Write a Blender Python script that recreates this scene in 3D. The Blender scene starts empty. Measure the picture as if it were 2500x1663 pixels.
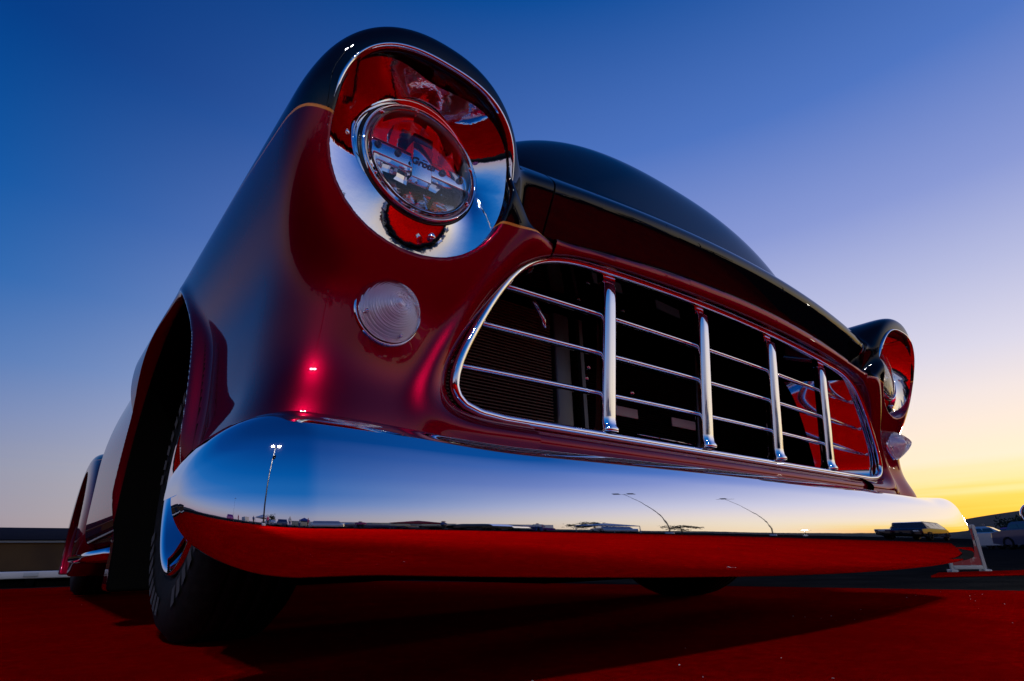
import bpy, bmesh, math, random
import numpy as np
from mathutils import Vector, Matrix
random.seed(7); rng = np.random.default_rng(7)
R = math.radians
sc = bpy.context.scene
C = sc.collection

# ------------------------------------------------------------------ camera
cam = bpy.data.cameras.new('camera'); camo = bpy.data.objects.new('camera', cam); C.objects.link(camo)
sc.camera = camo
cam.sensor_width = 36.0; cam.lens = 1386.19 / 2500 * 36; cam.clip_start = .01; cam.clip_end = 9000
yaw, pitch, roll = R(39.414), R(20.874), R(-1.23)
fw = Vector((math.sin(yaw)*math.cos(pitch), math.cos(yaw)*math.cos(pitch), math.sin(pitch)))
r0 = Vector((math.cos(yaw), -math.sin(yaw), 0)); u0 = r0.cross(fw)
rv = math.cos(roll)*r0 + math.sin(roll)*u0; uv = -math.sin(roll)*r0 + math.cos(roll)*u0
Mc = Matrix((rv, uv, -fw)).transposed().to_4x4(); Mc.translation = (-1.1536, -.5915, .1448)
camo.matrix_world = Mc

# ------------------------------------------------------------------ sky
SUN_AZ = 84.0
w = bpy.data.worlds.new('World'); sc.world = w; w.use_nodes = True
N = w.node_tree.nodes; L = w.node_tree.links
def lin(c):
    return tuple(((v/255)/12.92 if v/255 <= .04045 else ((v/255+.055)/1.055)**2.4) for v in c) + (1,)
def wn(t, **k):
    n = N.new(t)
    for a, b in k.items(): setattr(n, a, b)
    return n
tc = wn('ShaderNodeTexCoord')
sep = wn('ShaderNodeSeparateXYZ'); L.new(tc.outputs['Generated'], sep.inputs[0])
def wm(op, a, b=None, clamp=False):
    n = wn('ShaderNodeMath', operation=op, use_clamp=clamp)
    for i, v in enumerate((a, b)):
        if v is None: continue
        if isinstance(v, (int, float)): n.inputs[i].default_value = v
        else: L.new(v, n.inputs[i])
    return n.outputs[0]
el = wm('DIVIDE', wm('ARCSINE', sep.outputs[2]), math.pi/2)          # 0..1 over the quarter sphere
hx = wm('SQRT', wm('ADD', wm('MULTIPLY', sep.outputs[0], sep.outputs[0]), wm('ADD', wm('MULTIPLY', sep.outputs[1], sep.outputs[1]), 1e-6)))
ca = wm('DIVIDE', wm('ADD', wm('MULTIPLY', sep.outputs[0], math.sin(R(SUN_AZ))), wm('MULTIPLY', sep.outputs[1], math.cos(R(SUN_AZ)))), hx)
# thin streaks of cloud low over the horizon bend the elevation a little
mp = wn('ShaderNodeMapping'); L.new(tc.outputs['Generated'], mp.inputs[0]); mp.inputs['Scale'].default_value = (1.2, 1.2, 34)
nz = wn('ShaderNodeTexNoise'); nz.inputs['Scale'].default_value = 2.2; nz.inputs['Detail'].default_value = 3; L.new(mp.outputs[0], nz.inputs['Vector'])
lowm = wm('SUBTRACT', 1.0, wm('MULTIPLY', el, 9.0), True)
el2 = wm('ADD', el, wm('MULTIPLY', wm('MULTIPLY', wm('SUBTRACT', nz.outputs[0], .5), .055), lowm))
def ramp(stops):
    n = wn('ShaderNodeValToRGB'); n.color_ramp.interpolation = 'B_SPLINE' if False else 'EASE'
    n.color_ramp.interpolation = 'LINEAR'
    e = n.color_ramp.elements
    e[0].position = stops[0][0]/90; e[0].color = lin(stops[0][1])
    e[1].position = stops[-1][0]/90; e[1].color = lin(stops[-1][1])
    for p, c in stops[1:-1]:
        q = e.new(p/90); q.color = lin(c)
    L.new(el2, n.inputs[0]); return n.outputs[0]
sunr = ramp([(0, (252, 226, 186)), (5, (250, 230, 200)), (8, (246, 228, 208)), (11, (236, 222, 216)), (15, (216, 211, 224)),
             (21, (182, 185, 217)), (28, (136, 150, 206)), (38, (78, 114, 188)), (52, (6, 74, 150)), (90, (0, 42, 104))])
glow = ramp([(0, (255, 156, 8)), (2.2, (255, 188, 22)), (3.3, (255, 206, 66)), (4.6, (255, 222, 142)), (7, (252, 229, 196)), (11.5, (238, 223, 215)), (15, (216, 211, 224)),
             (21, (182, 185, 217)), (28, (136, 150, 206)), (38, (78, 114, 188)), (52, (6, 74, 150)), (90, (0, 42, 104))])
antr = ramp([(0, (142, 126, 148)), (3, (148, 138, 156)), (7, (136, 140, 166)), (11, (108, 129, 176)), (15, (72, 115, 177)), (21, (26, 97, 170)),
             (28, (0, 82, 158)), (40, (0, 56, 128)), (60, (0, 42, 104)), (90, (0, 36, 94))])
fac = wn('ShaderNodeMapRange', interpolation_type='SMOOTHSTEP'); L.new(ca, fac.inputs[0])
fac.inputs['From Min'].default_value = -.16; fac.inputs['From Max'].default_value = 1.0
mix = wn('ShaderNodeMix', data_type='RGBA'); L.new(fac.outputs[0], mix.inputs[0]); L.new(antr, mix.inputs[6]); L.new(sunr, mix.inputs[7])
gf = wn('ShaderNodeMapRange', interpolation_type='SMOOTHSTEP'); L.new(ca, gf.inputs[0]); gf.inputs['From Min'].default_value = .80; gf.inputs['From Max'].default_value = .985
mix2 = wn('ShaderNodeMix', data_type='RGBA'); L.new(gf.outputs[0], mix2.inputs[0]); L.new(sunr, mix2.inputs[6]); L.new(glow, mix2.inputs[7]); L.new(mix2.outputs[2], mix.inputs[7])
nis = wn('ShaderNodeTexSky', sky_type='NISHITA', sun_disc=False, sun_elevation=R(1.5), sun_rotation=R(SUN_AZ), ozone_density=5.0)
nm = wn('ShaderNodeMix', data_type='RGBA', blend_type='ADD'); nm.inputs[0].default_value = .05
L.new(mix.outputs[2], nm.inputs[6]); L.new(nis.outputs[0], nm.inputs[7])
L.new(nm.outputs[2], N['Background'].inputs[0]); N['Background'].inputs[1].default_value = 1.0

# ------------------------------------------------------------------ sun just over the horizon, exposure
sl = bpy.data.lights.new('sun', 'SUN'); sl.energy = .6; sl.angle = R(2.0); sl.color = (1, .70, .38)
so = bpy.data.objects.new('sun', sl); C.objects.link(so)
sv = Vector((math.sin(R(SUN_AZ))*math.cos(R(3)), math.cos(R(SUN_AZ))*math.cos(R(3)), math.sin(R(3))))
so.rotation_euler = sv.to_track_quat('Z', 'Y').to_euler(); so.location = (8, -2, 6)
vs = sc.view_settings; vs.view_transform = 'Standard'; vs.look = 'None'; vs.gamma = 1; vs.exposure = 0
cy = sc.cycles
cy.use_denoising = True; cy.max_bounces = 14; cy.glossy_bounces = 8; cy.transmission_bounces = 10; cy.transparent_max_bounces = 10
cy.caustics_reflective = False; cy.caustics_refractive = False; cy.sample_clamp_indirect = 6; cy.blur_glossy = .3

# ------------------------------------------------------------------ materials
MATS = {}
def mat(name, base=(.5,.5,.5), rough=.5, metal=0., spec=.5, coat=0., coat_rough=.03, trans=0., ior=1.45, emit=None, estr=0., bump=None, noise=None, sheen=0.):
    m = bpy.data.materials.new(name); m.use_nodes = True
    n = m.node_tree.nodes; l = m.node_tree.links; b = n['Principled BSDF']
    b.inputs['Base Color'].default_value = (*base, 1); b.inputs['Roughness'].default_value = rough
    b.inputs['Metallic'].default_value = metal; b.inputs['Specular IOR Level'].default_value = spec
    b.inputs['Coat Weight'].default_value = coat; b.inputs['Coat Roughness'].default_value = coat_rough
    b.inputs['Transmission Weight'].default_value = trans; b.inputs['IOR'].default_value = ior
    b.inputs['Sheen Weight'].default_value = sheen
    if emit: b.inputs['Emission Color'].default_value = (*emit, 1); b.inputs['Emission Strength'].default_value = estr
    if noise or bump:
        t = n.new('ShaderNodeTexCoord')
    if noise:                                   # (scale, colour2, low, high[, detail])
        x = n.new('ShaderNodeTexNoise'); x.inputs['Scale'].default_value = noise[0]; x.inputs['Detail'].default_value = 6
        l.new(t.outputs['Object'], x.inputs['Vector'])
        r = n.new('ShaderNodeMapRange'); r.inputs[1].default_value = noise[2]; r.inputs[2].default_value = noise[3]
        l.new(x.outputs[0], r.inputs[0])
        mx = n.new('ShaderNodeMix'); mx.data_type = 'RGBA'; l.new(r.outputs[0], mx.inputs[0])
        mx.inputs[6].default_value = (*base, 1); mx.inputs[7].default_value = (*noise[1], 1); l.new(mx.outputs[2], b.inputs['Base Color'])
    if bump:                                    # (scale, strength, distance)
        x = n.new('ShaderNodeTexNoise'); x.inputs['Scale'].default_value = bump[0]; x.inputs['Detail'].default_value = 5
        l.new(t.outputs['Object'], x.inputs['Vector'])
        q = n.new('ShaderNodeBump'); q.inputs['Strength'].default_value = bump[1]; q.inputs['Distance'].default_value = bump[2]
        l.new(x.outputs[0], q.inputs['Height']); l.new(q.outputs[0], b.inputs['Normal'])
    MATS[name] = m; return m
mat('chrome', (.93, .93, .95), .018, 1)
mat('chrome_soft', (.86, .86, .88), .07, 1)
mat('reflector', (.95, .95, .97), .05, 1)
mat('black_paint', (.0022, .0024, .0035), .5, 0, .0, 1., .008)
mat('black_matte', (.0035, .0035, .0035), 1., 0, .0)
mat('black_rubber', (.004, .004, .004), .75, 0, .15, noise=(60, (.010, .0095, .009), .4, .7), bump=(180, .15, .002))
mat('gasket', (.006, .006, .006), .25, 0, .5)
mat('seam_black', (.002, .002, .002), .9, 0, .1)
mat('pinstripe', (.62, .22, .04), .25, 0, .5, 1., .02)
mat('white_mark', (.055, .055, .055), .8)
mat('amber', (.9, .24, .02), .2, 0, .5, trans=.55, ior=1.4)
mat('white_plastic', (.75, .73, .72), .35)
mat('glass', (1, 1, 1), .0, 0, .5, trans=1, ior=1.45)
mat('lamp_lens', (1, 1, 1), .02, 0, .6, trans=1., ior=1.22)
mat('frosted_silver', (.97, .97, .97), .48, 1)
mat('window_glass', (.02, .025, .03), .02, 0, .6, coat=1)
mat('badge_red', (.45, .004, .05), .4)
mat('fin_copper', (.10, .040, .020), .55, .3)
mat('grey_metal', (.12, .12, .125), .45, .8)
def red_mat():
    m = bpy.data.materials.new('red_mat'); m.use_nodes = True; n = m.node_tree.nodes; l = m.node_tree.links; b = n['Principled BSDF']
    b.inputs['Roughness'].default_value = 1; b.inputs['Specular IOR Level'].default_value = 0
    t = n.new('ShaderNodeTexCoord')
    def nz(sc_, det, lo, hi):
        x = n.new('ShaderNodeTexNoise'); x.inputs['Scale'].default_value = sc_; x.inputs['Detail'].default_value = det; x.inputs['Roughness'].default_value = .65; l.new(t.outputs['Object'], x.inputs['Vector'])
        r = n.new('ShaderNodeMapRange'); r.inputs[1].default_value = lo; r.inputs[2].default_value = hi; l.new(x.outputs[0], r.inputs[0]); return x.outputs[0], r.outputs[0]
    def mx(f, a, b_):
        q = n.new('ShaderNodeMix'); q.data_type = 'RGBA'; l.new(f, q.inputs[0])
        for k, v in ((6, a), (7, b_)):
            if isinstance(v, tuple): q.inputs[k].default_value = v
            else: l.new(v, q.inputs[k])
        return q.outputs[2]
    _, f1 = nz(3.1, 5, .36, .66); h2, f2 = nz(38, 6, .35, .65); h3, f3 = nz(700, 3, .3, .7)
    c = mx(f1, (.52, .0004, .0008, 1), (.29, .0002, .0004, 1)); c = mx(f2, c, (.30, .0002, .0003, 1)); 
    c2 = n.new('ShaderNodeMix'); c2.data_type = 'RGBA'; c2.blend_type = 'MULTIPLY'; c2.inputs[0].default_value = .55; l.new(c, c2.inputs[6]); l.new(f3, c2.inputs[7]); l.new(c2.outputs[2], b.inputs['Base Color'])
    h1, _ = nz(7, 3, 0, 1); am = n.new('ShaderNodeMath'); am.operation = 'MULTIPLY_ADD'; am.inputs[1].default_value = 6.0; l.new(h1, am.inputs[0]); l.new(h2, am.inputs[2])
    ad = n.new('ShaderNodeMath'); ad.operation = 'ADD'; l.new(am.outputs[0], ad.inputs[0]); l.new(h3, ad.inputs[1])
    q = n.new('ShaderNodeBump'); q.inputs['Strength'].default_value = .7; q.inputs['Distance'].default_value = .004; l.new(ad.outputs[0], q.inputs['Height']); l.new(q.outputs[0], b.inputs['Normal'])
    MATS['red_mat'] = m
red_mat()
mat('bezel_chrome', (.93, .93, .95), .02, 1, bump=(20, .09, .006))
mat('bumper_chrome', (.93, .93, .95), .016, 1, bump=(3.5, .05, .006))
mat('asphalt', (.011, .011, .011), 1., 0, .0, noise=(3, (.018, .0175, .017), .4, .7), bump=(90, .5, .01))
mat('hill_earth', (.05, .036, .02), .95, noise=(.02, (.025, .03, .012), .4, .6))
def coat_over(n, l, under, ior, bumpn=None, rough=.008):
    fr = n.new('ShaderNodeFresnel'); fr.inputs[0].default_value = ior
    g = n.new('ShaderNodeBsdfGlossy'); g.inputs['Roughness'].default_value = rough
    m = n.new('ShaderNodeMixShader'); l.new(fr.outputs[0], m.inputs[0]); l.new(under, m.inputs[1]); l.new(g.outputs[0], m.inputs[2]); return m.outputs[0]
def paint():
    m = bpy.data.materials.new('two_tone_paint'); m.use_nodes = True; n = m.node_tree.nodes; l = m.node_tree.links
    out = n['Material Output']; n.remove(n['Principled BSDF'])
    t = n.new('ShaderNodeTexCoord'); x = n.new('ShaderNodeTexVoronoi'); x.inputs['Scale'].default_value = 2600; l.new(t.outputs['Object'], x.inputs['Vector'])
    bp = n.new('ShaderNodeBump'); bp.inputs['Strength'].default_value = .06; bp.inputs['Distance'].default_value = .0004; l.new(x.outputs['Distance'], bp.inputs['Height'])
    # candy: red flake lobe under a clear coat
    g1 = n.new('ShaderNodeBsdfGlossy'); g1.inputs['Color'].default_value = (.29, .0002, .018, 1); g1.inputs['Roughness'].default_value = .37; l.new(bp.outputs[0], g1.inputs['Normal'])
    d1 = n.new('ShaderNodeBsdfDiffuse'); d1.inputs['Color'].default_value = (.03, .0, .003, 1)
    a1 = n.new('ShaderNodeMixShader'); a1.inputs[0].default_value = .30; l.new(g1.outputs[0], a1.inputs[1]); l.new(d1.outputs[0], a1.inputs[2])
    candy = coat_over(n, l, a1.outputs[0], 1.42)
    def flat(c, ior):
        d = n.new('ShaderNodeBsdfDiffuse'); d.inputs['Color'].default_value = (*c, 1); return coat_over(n, l, d.outputs[0], ior)
    k = flat((.0018, .002, .003), 1.52); st = flat((.62, .24, .05), 1.4)
    a = n.new('ShaderNodeAttribute'); a.attribute_name = 'stripe'
    def cmp_(v):
        q = n.new('ShaderNodeMapRange'); q.inputs[1].default_value = v-.0004; q.inputs[2].default_value = v+.0004; l.new(a.outputs['Fac'], q.inputs[0]); return q.outputs[0]
    m1 = n.new('ShaderNodeMixShader'); l.new(cmp_(-.0036), m1.inputs[0]); l.new(candy, m1.inputs[1]); l.new(st, m1.inputs[2])
    m2 = n.new('ShaderNodeMixShader'); l.new(cmp_(.0), m2.inputs[0]); l.new(m1.outputs[0], m2.inputs[1]); l.new(k, m2.inputs[2])
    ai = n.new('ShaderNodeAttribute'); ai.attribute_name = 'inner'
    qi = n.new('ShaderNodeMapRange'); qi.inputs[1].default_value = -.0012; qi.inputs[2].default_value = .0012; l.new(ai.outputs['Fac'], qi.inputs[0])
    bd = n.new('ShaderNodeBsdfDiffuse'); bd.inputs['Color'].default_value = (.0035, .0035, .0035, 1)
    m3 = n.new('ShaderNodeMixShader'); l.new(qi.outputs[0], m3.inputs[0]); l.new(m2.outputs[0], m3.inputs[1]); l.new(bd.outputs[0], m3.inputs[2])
    l.new(m3.outputs[0], out.inputs[0]); MATS['two_tone'] = m
    m = bpy.data.materials.new('black_paint'); m.use_nodes = True; n = m.node_tree.nodes; l = m.node_tree.links; n.remove(n['Principled BSDF'])
    l.new(flat.__globals__['coat_over'](n, l, (lambda d: (setattr(d.inputs['Color'], 'default_value', (.0018, .002, .003, 1)), d.outputs[0])[1])(n.new('ShaderNodeBsdfDiffuse')), 1.52), n['Material Output'].inputs[0]); MATS['black_paint'] = m
paint()

# ------------------------------------------------------------------ mesh helpers
def link(o, parent=None):
    C.objects.link(o)
    if parent is not None: o.parent = parent
    return o
def mesh_np(name, V, F, m, parent=None, smooth=True, normals=None, attr=None, fmat=None, inner=None):
    V = np.asarray(V, np.float32); F = np.asarray(F, np.int32)
    me = bpy.data.meshes.new(name)
    me.vertices.add(len(V)); me.vertices.foreach_set('co', V.ravel())
    k = F.shape[1]
    me.loops.add(F.size); me.loops.foreach_set('vertex_index', F.ravel())
    me.polygons.add(len(F)); me.polygons.foreach_set('loop_start', np.arange(0, F.size, k, dtype=np.int32))
    ms = m if isinstance(m, (list, tuple)) else [m]
    for q in ms: me.materials.append(MATS[q])
    if fmat is not None: me.polygons.foreach_set('material_index', np.asarray(fmat, np.int32))
    me.polygons.foreach_set('use_smooth', np.full(len(F), smooth))
    me.update(calc_edges=True); me.validate()
    if attr is not None:
        at = me.attributes.new('stripe', 'FLOAT', 'POINT'); at.data.foreach_set('value', np.asarray(attr, np.float32))
    at = me.attributes.new('inner', 'FLOAT', 'POINT'); at.data.foreach_set('value', np.asarray(inner, np.float32) if inner is not None else np.full(len(V), -1, np.float32))
    if normals is not None: me.normals_split_custom_set_from_vertices(np.asarray(normals, np.float32).tolist())
    return link(bpy.data.objects.new(name, me), parent)
def grid(P, cu=False, cv=False):
    nu, nv = P.shape[:2]; iu = np.arange(nu if cu else nu-1); iv = np.arange(nv if cv else nv-1)
    a, b = np.meshgrid(iu, iv, indexing='ij'); a2 = (a+1) % nu; b2 = (b+1) % nv
    F = np.stack([a*nv+b, a2*nv+b, a2*nv+b2, a*nv+b2], -1).reshape(-1, 4)
    return P.reshape(-1, 3), F
def gobj(name, P, m, parent=None, cu=False, cv=False, **k):
    V, F = grid(np.asarray(P), cu, cv); return mesh_np(name, V, F, m, parent, **k)
def lathe(name, prof, m, parent, center, axis='-y', n=64, smooth=True):
    """prof: list of (radius, height along the axis)"""
    pr = np.array(prof, float); th = np.linspace(0, 2*np.pi, n, endpoint=False)
    r, h = pr[:, 0][None], pr[:, 1][None]; c, s = np.cos(th)[:, None], np.sin(th)[:, None]
    o = np.zeros((n, len(pr), 3))
    if axis == '-y': o[..., 0] = r*c; o[..., 2] = r*s; o[..., 1] = -h
    elif axis == 'x': o[..., 1] = r*c; o[..., 2] = r*s; o[..., 0] = h
    elif axis == '-x': o[..., 1] = -r*c; o[..., 2] = r*s; o[..., 0] = -h
    else: o[..., 0] = r*c; o[..., 1] = r*s; o[..., 2] = h
    ob = gobj(name, o + np.array(center), m, parent, cu=True, smooth=smooth)
    bm = bmesh.new(); bm.from_mesh(ob.data); bmesh.ops.remove_doubles(bm, verts=bm.verts, dist=1e-7); bmesh.ops.recalc_face_normals(bm, faces=bm.faces[:]); bm.to_mesh(ob.data); bm.free()
    return ob
def tube_arr(path, rad, n=12, closed=False, flat=1.0):
    p = np.asarray(path, float); k = len(p)
    if closed: t = np.roll(p, -1, 0) - np.roll(p, 1, 0)
    else: t = np.gradient(p, axis=0)
    t /= np.linalg.norm(t, axis=1)[:, None] + 1e-12
    up = np.array([0, 1., 0]) if abs(t[:, 1]).mean() < .8 else np.array([0, 0, 1.])
    a = np.cross(t, up); a /= np.linalg.norm(a, axis=1)[:, None] + 1e-12; b = np.cross(a, t)
    th = np.linspace(0, 2*np.pi, n, endpoint=False); rad = np.broadcast_to(np.asarray(rad, float), (k,))
    return p[:, None] + rad[:, None, None]*(a[:, None]*np.cos(th)[None, :, None] + flat*b[:, None]*np.sin(th)[None, :, None])
def tube(name, path, rad, m, parent=None, n=12, closed=False, flat=1.0):
    P = tube_arr(path, rad, n, closed, flat)
    if not closed:                               # close the ends on a point
        P = np.concatenate([np.repeat(P[:1].mean(1, keepdims=True), P.shape[1], 1), P, np.repeat(P[-1:].mean(1, keepdims=True), P.shape[1], 1)])
    return gobj(name, P, m, parent, cu=closed, cv=True)
def box(name, lo, hi, m, parent=None, bev=.0, seg=2):
    bm = bmesh.new(); bmesh.ops.create_cube(bm, size=1)
    lo, hi = Vector(lo), Vector(hi)
    for v in bm.verts: v.co = Vector([lo[i] + (v.co[i]+.5)*(hi[i]-lo[i]) for i in range(3)])
    if bev: bmesh.ops.bevel(bm, geom=bm.edges[:], offset=bev, segments=seg, affect='EDGES', profile=.5)
    me = bpy.data.meshes.new(name); bm.to_mesh(me); bm.free(); me.materials.append(MATS[m])
    if bev: me.polygons.foreach_set('use_smooth', np.ones(len(me.polygons), bool))
    return link(bpy.data.objects.new(name, me), parent)
def boxes(name, lst, m, parent=None):
    V, F = [], []
    q = np.array([[0,1,3,2],[4,6,7,5],[0,4,5,1],[2,3,7,6],[0,2,6,4],[1,5,7,3]])
    for lo, hi in lst:
        b = len(V)
        for x in (lo[0], hi[0]):
            for y in (lo[1], hi[1]):
                for z in (lo[2], hi[2]): V.append((x, y, z))
        F += (q+b).tolist()
    return mesh_np(name, V, F, m, parent, smooth=False)
def empty(name, loc=(0,0,0), parent=None):
    o = bpy.data.objects.new(name, None); o.location = loc; o.empty_display_size = .1; return link(o, parent)
def tag(o, label, cat, group=None):
    o['label'] = label; o['category'] = cat
    if group: o['group'] = group
    return o
def struct(o): o['kind'] = 'structure'; return o

# ------------------------------------------------------------------ implicit surfaces
def smax(a, b, k): h = np.maximum(k-np.abs(a-b), 0)/k; return np.maximum(a, b) + h*h*h*k/6
def smin(a, b, k): return -smax(-a, -b, k)
def sstep(x, a, b): t = np.clip((x-a)/(b-a), 0, 1); return t*t*(3-2*t)
def surface_net(f, lo, hi, h, xcut=()):
    ax = [np.arange(lo[i], hi[i]+h, h) for i in range(3)]
    n = [len(a) for a in ax]
    G = np.empty(n, np.float32)
    for s in range(0, n[0], 24):
        x, y, z = np.meshgrid(ax[0][s:s+24], ax[1], ax[2], indexing='ij'); G[s:s+24] = f(x, y, z)
    ins = G < 0
    cn = [k-1 for k in n]
    cnt = np.zeros(cn, np.int8)
    for i in (0, 1):
        for j in (0, 1):
            for k in (0, 1): cnt += ins[i:i+cn[0], j:j+cn[1], k:k+cn[2]]
    act = (cnt > 0) & (cnt < 8)
    idx = np.full(cn, -1, np.int32); I = np.argwhere(act); idx[act] = np.arange(len(I))
    V = np.array(lo)[None] + (I+.5)*h
    quads = []
    for a in range(3):
        b, c = (a+1) % 3, (a+2) % 3
        s0 = [slice(None)]*3; s1 = [slice(None)]*3; s0[a] = slice(0, -1); s1[a] = slice(1, None)
        A, B = ins[tuple(s0)], ins[tuple(s1)]
        E = np.argwhere(A != B)
        ok = (E[:, b] > 0) & (E[:, c] > 0) & (E[:, b] < cn[b]) & (E[:, c] < cn[c]); E = E[ok]
        flip = ~A[tuple(E.T)]
        def cell(db, dc):
            q = E.copy(); q[:, b] += db; q[:, c] += dc; return idx[tuple(q.T)]
        q = np.stack([cell(-1, -1), cell(0, -1), cell(0, 0), cell(-1, 0)], 1)
        q[flip] = q[flip][:, ::-1]; quads.append(q)
    F = np.concatenate(quads); F = F[(F >= 0).all(1)]
    fixed = np.zeros(len(V), bool); gone = np.zeros(len(V), bool)
    for v, sg in xcut:
        fixed |= np.abs(V[:, 0]-v) < h*.25; gone |= (V[:, 0]-v)*sg < -h*.25
        V[np.abs(V[:, 0]-v) < h*.25, 0] = v
    if len(xcut):
        F = F[~gone[F].any(1)]; us = np.unique(F); mp_ = np.full(len(V), -1); mp_[us] = np.arange(len(us)); F = mp_[F]; V = V[us]; fixed = fixed[us]
    e = 1e-4
    def grad(P):
        x, y, z = P.T
        return np.stack([f(x+e, y, z)-f(x-e, y, z), f(x, y+e, z)-f(x, y-e, z), f(x, y, z+e)-f(x, y, z-e)], 1)/(2*e)
    for it in range(5):
        g = grad(V); d = f(*V.T)[:, None]; g[fixed, 0] = 0
        st = -d*g/np.maximum((g*g).sum(1, keepdims=True), .05)
        ln = np.linalg.norm(st, axis=1, keepdims=True); V = V + st*np.minimum(1, h*1.2/np.maximum(ln, 1e-9))
    g = grad(V); nn = g/np.maximum(np.linalg.norm(g, axis=1, keepdims=True), 1e-9)
    return V, F, nn

# ---- the truck's sheet metal as fields of X = |x|, y, z
HX, HY, HZ = .830, 0.0, .666                     # headlight
BX, BZ = .838, .647                              # bezel outline centre
TX, TY, TZ = .852, .018, .443                    # turn signal
AY, AZ, AR = .80, .275, .415                     # front wheel arch
def trim2d(X, z):
    return smax(smax(.331-z, ((X-.750)+.50*(z-.38))/1.118, .14), z-(.640-.08*X*X), .16)
def open3d(X, y, z):
    s_ = smax(.331-z, ((X-.750)+.50*(z-.38))/1.118, .14)-.004
    return smax(s_, z-(.624+.5*np.clip(y+.03, -.05, .08)-.085*X*X), .16)
def bezel2d(X, z):
    dx, dz = np.abs(X-BX)/.137, (z-BZ)/.128
    n = 2.15 + .5*sstep(dz, -.2, .6)
    return ((dx**n + np.abs(dz)**n + 1e-9)**(1/n) - 1)*.13
def bez_plane(z): return -.025-.35*(z-BZ)
def q_hood(X): return 1-(X/.6)**2
def band(X, y, z):
    q = np.maximum(q_hood(X), -.6); yc = -.044-.030*q; zc = .712+.021*q
    ff = (yc+.50*(zc-z)) - y
    fu = ((z-zc)-1.35*(y-yc))/1.68
    ft = z-(zc+.10)
    d = smax(smax(ff, fu, .022), ft, .12)
    return smax(smax(d, (.626+.034*q)-z, .010), y-.5, .02)
def front_y(X, z):
    y = -smax(-(.040+0*z), .033+.46*(z-.60), .06)
    t = trim2d(X, z)
    return y - .011*np.exp(-((t-.026)/.015)**2)
def fender(X, y, z):
    da = np.hypot(y-AY, z-AZ) - AR
    fl = .034*np.exp(-(np.maximum(da-.004, 0)/.0170)**2)*sstep(z, .16, .34)
    xs = .977 - .35*np.maximum(z-.60, 0)**2 + fl
    side = X-xs
    front = front_y(X, z)-.06*np.clip(.5-z, 0, .25)*sstep(X, .80, .93)-y
    top = z-(.612+.06*sstep(X, .63, .75))
    low = smax(smax(side, front, .15) - .015*np.exp(-((z-.285)/.052)**2)*sstep(da, .0, .11)*sstep(-y, -.9, -.5), top, .05)
    n = 2.25
    a, b = .172, .174
    px = ((np.abs(X-BX)/a)**n + (np.abs(z-(BZ+.004))/b)**n + 1e-9)**(1/n)
    pod = smax((px-1)*.175, (bez_plane(z)-.012-y)/1.06, .075)
    d = smin(low, pod, .07)
    boss = (np.sqrt(((X-TX)/.074)**2 + ((y-.082)/.052)**2 + ((z-TZ)/.074)**2 + 1e-9)-1)*.06
    d = smin(d, boss, .05)
    d = smin(d, np.maximum(band(X, y, z), X-.80), .03)
    d = smax(d, -np.maximum(open3d(X, y, z), y-.6), .022)
    d = smax(d, -np.maximum(bezel2d(X, z)+.004, y-.15), .010)
    d = smax(d, -np.maximum(da, .60-X), .034)
    d = smax(d, (.20-.115*sstep(y, .5, 1.0))-z, .02)
    return smax(d, y-1.30, .012)
def hood_f(X, y, z):
    d = band(X, y, z)
    n = 2.4
    cs = (((X/.665)**n + (np.maximum(z-.72, 0)/.412)**n + 1e-9)**(1/n)-1)*.4
    fh = ((.050+.15*(z-.82))-y)
    hump = smax(smax(cs, fh, .30), .66-z, .02)
    d = smin(d, hump, .045)
    return smax(d, y-1.30, .01)
def stripe_attr(V):
    X = np.abs(V[:, 0]); y, z = V[:, 1], V[:, 2]
    zs = .599 + .215*np.maximum(X-.73, 0) + .10*np.maximum(.73-X, 0) + .11*np.clip(y, 0, .4)
    return z-zs

# ================================================================== THE TRUCK
truck = tag(empty('pickup_truck', (0, 0, 0)), 'lowered vintage pickup truck, black over candy red, chrome bumper, parked on the red mat', 'truck')
H = .0044
def both(name, f, lo, hi, h, m, stripe=True, blackin=False, xc=None):
    """mesh for the near (x<0) side and its mirror image"""
    if xc: lo = (xc-1.5*h, lo[1], lo[2])
    V, F, n = surface_net(f, lo, hi, h, [(xc, 1)] if xc else ())
    for s in (-1, 1):
        v = V*np.array([s, 1, 1]); nn = n*np.array([s, 1, 1]); q = F if s > 0 else F[:, ::-1]
        inn = None
        if blackin:
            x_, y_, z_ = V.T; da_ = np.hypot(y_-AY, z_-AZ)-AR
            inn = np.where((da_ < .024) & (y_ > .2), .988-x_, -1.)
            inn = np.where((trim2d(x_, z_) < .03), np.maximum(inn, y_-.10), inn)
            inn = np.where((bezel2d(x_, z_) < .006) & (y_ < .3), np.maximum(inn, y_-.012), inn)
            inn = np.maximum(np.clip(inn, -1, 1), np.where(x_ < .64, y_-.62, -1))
        mesh_np(name, v, q, m, truck, normals=nn, attr=stripe_attr(v) if stripe else None, inner=inn)
both('fender', fender, (.59, -.16, .06), (1.07, 1.33, .86), H, 'two_tone', blackin=True, xc=.6040)
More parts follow.
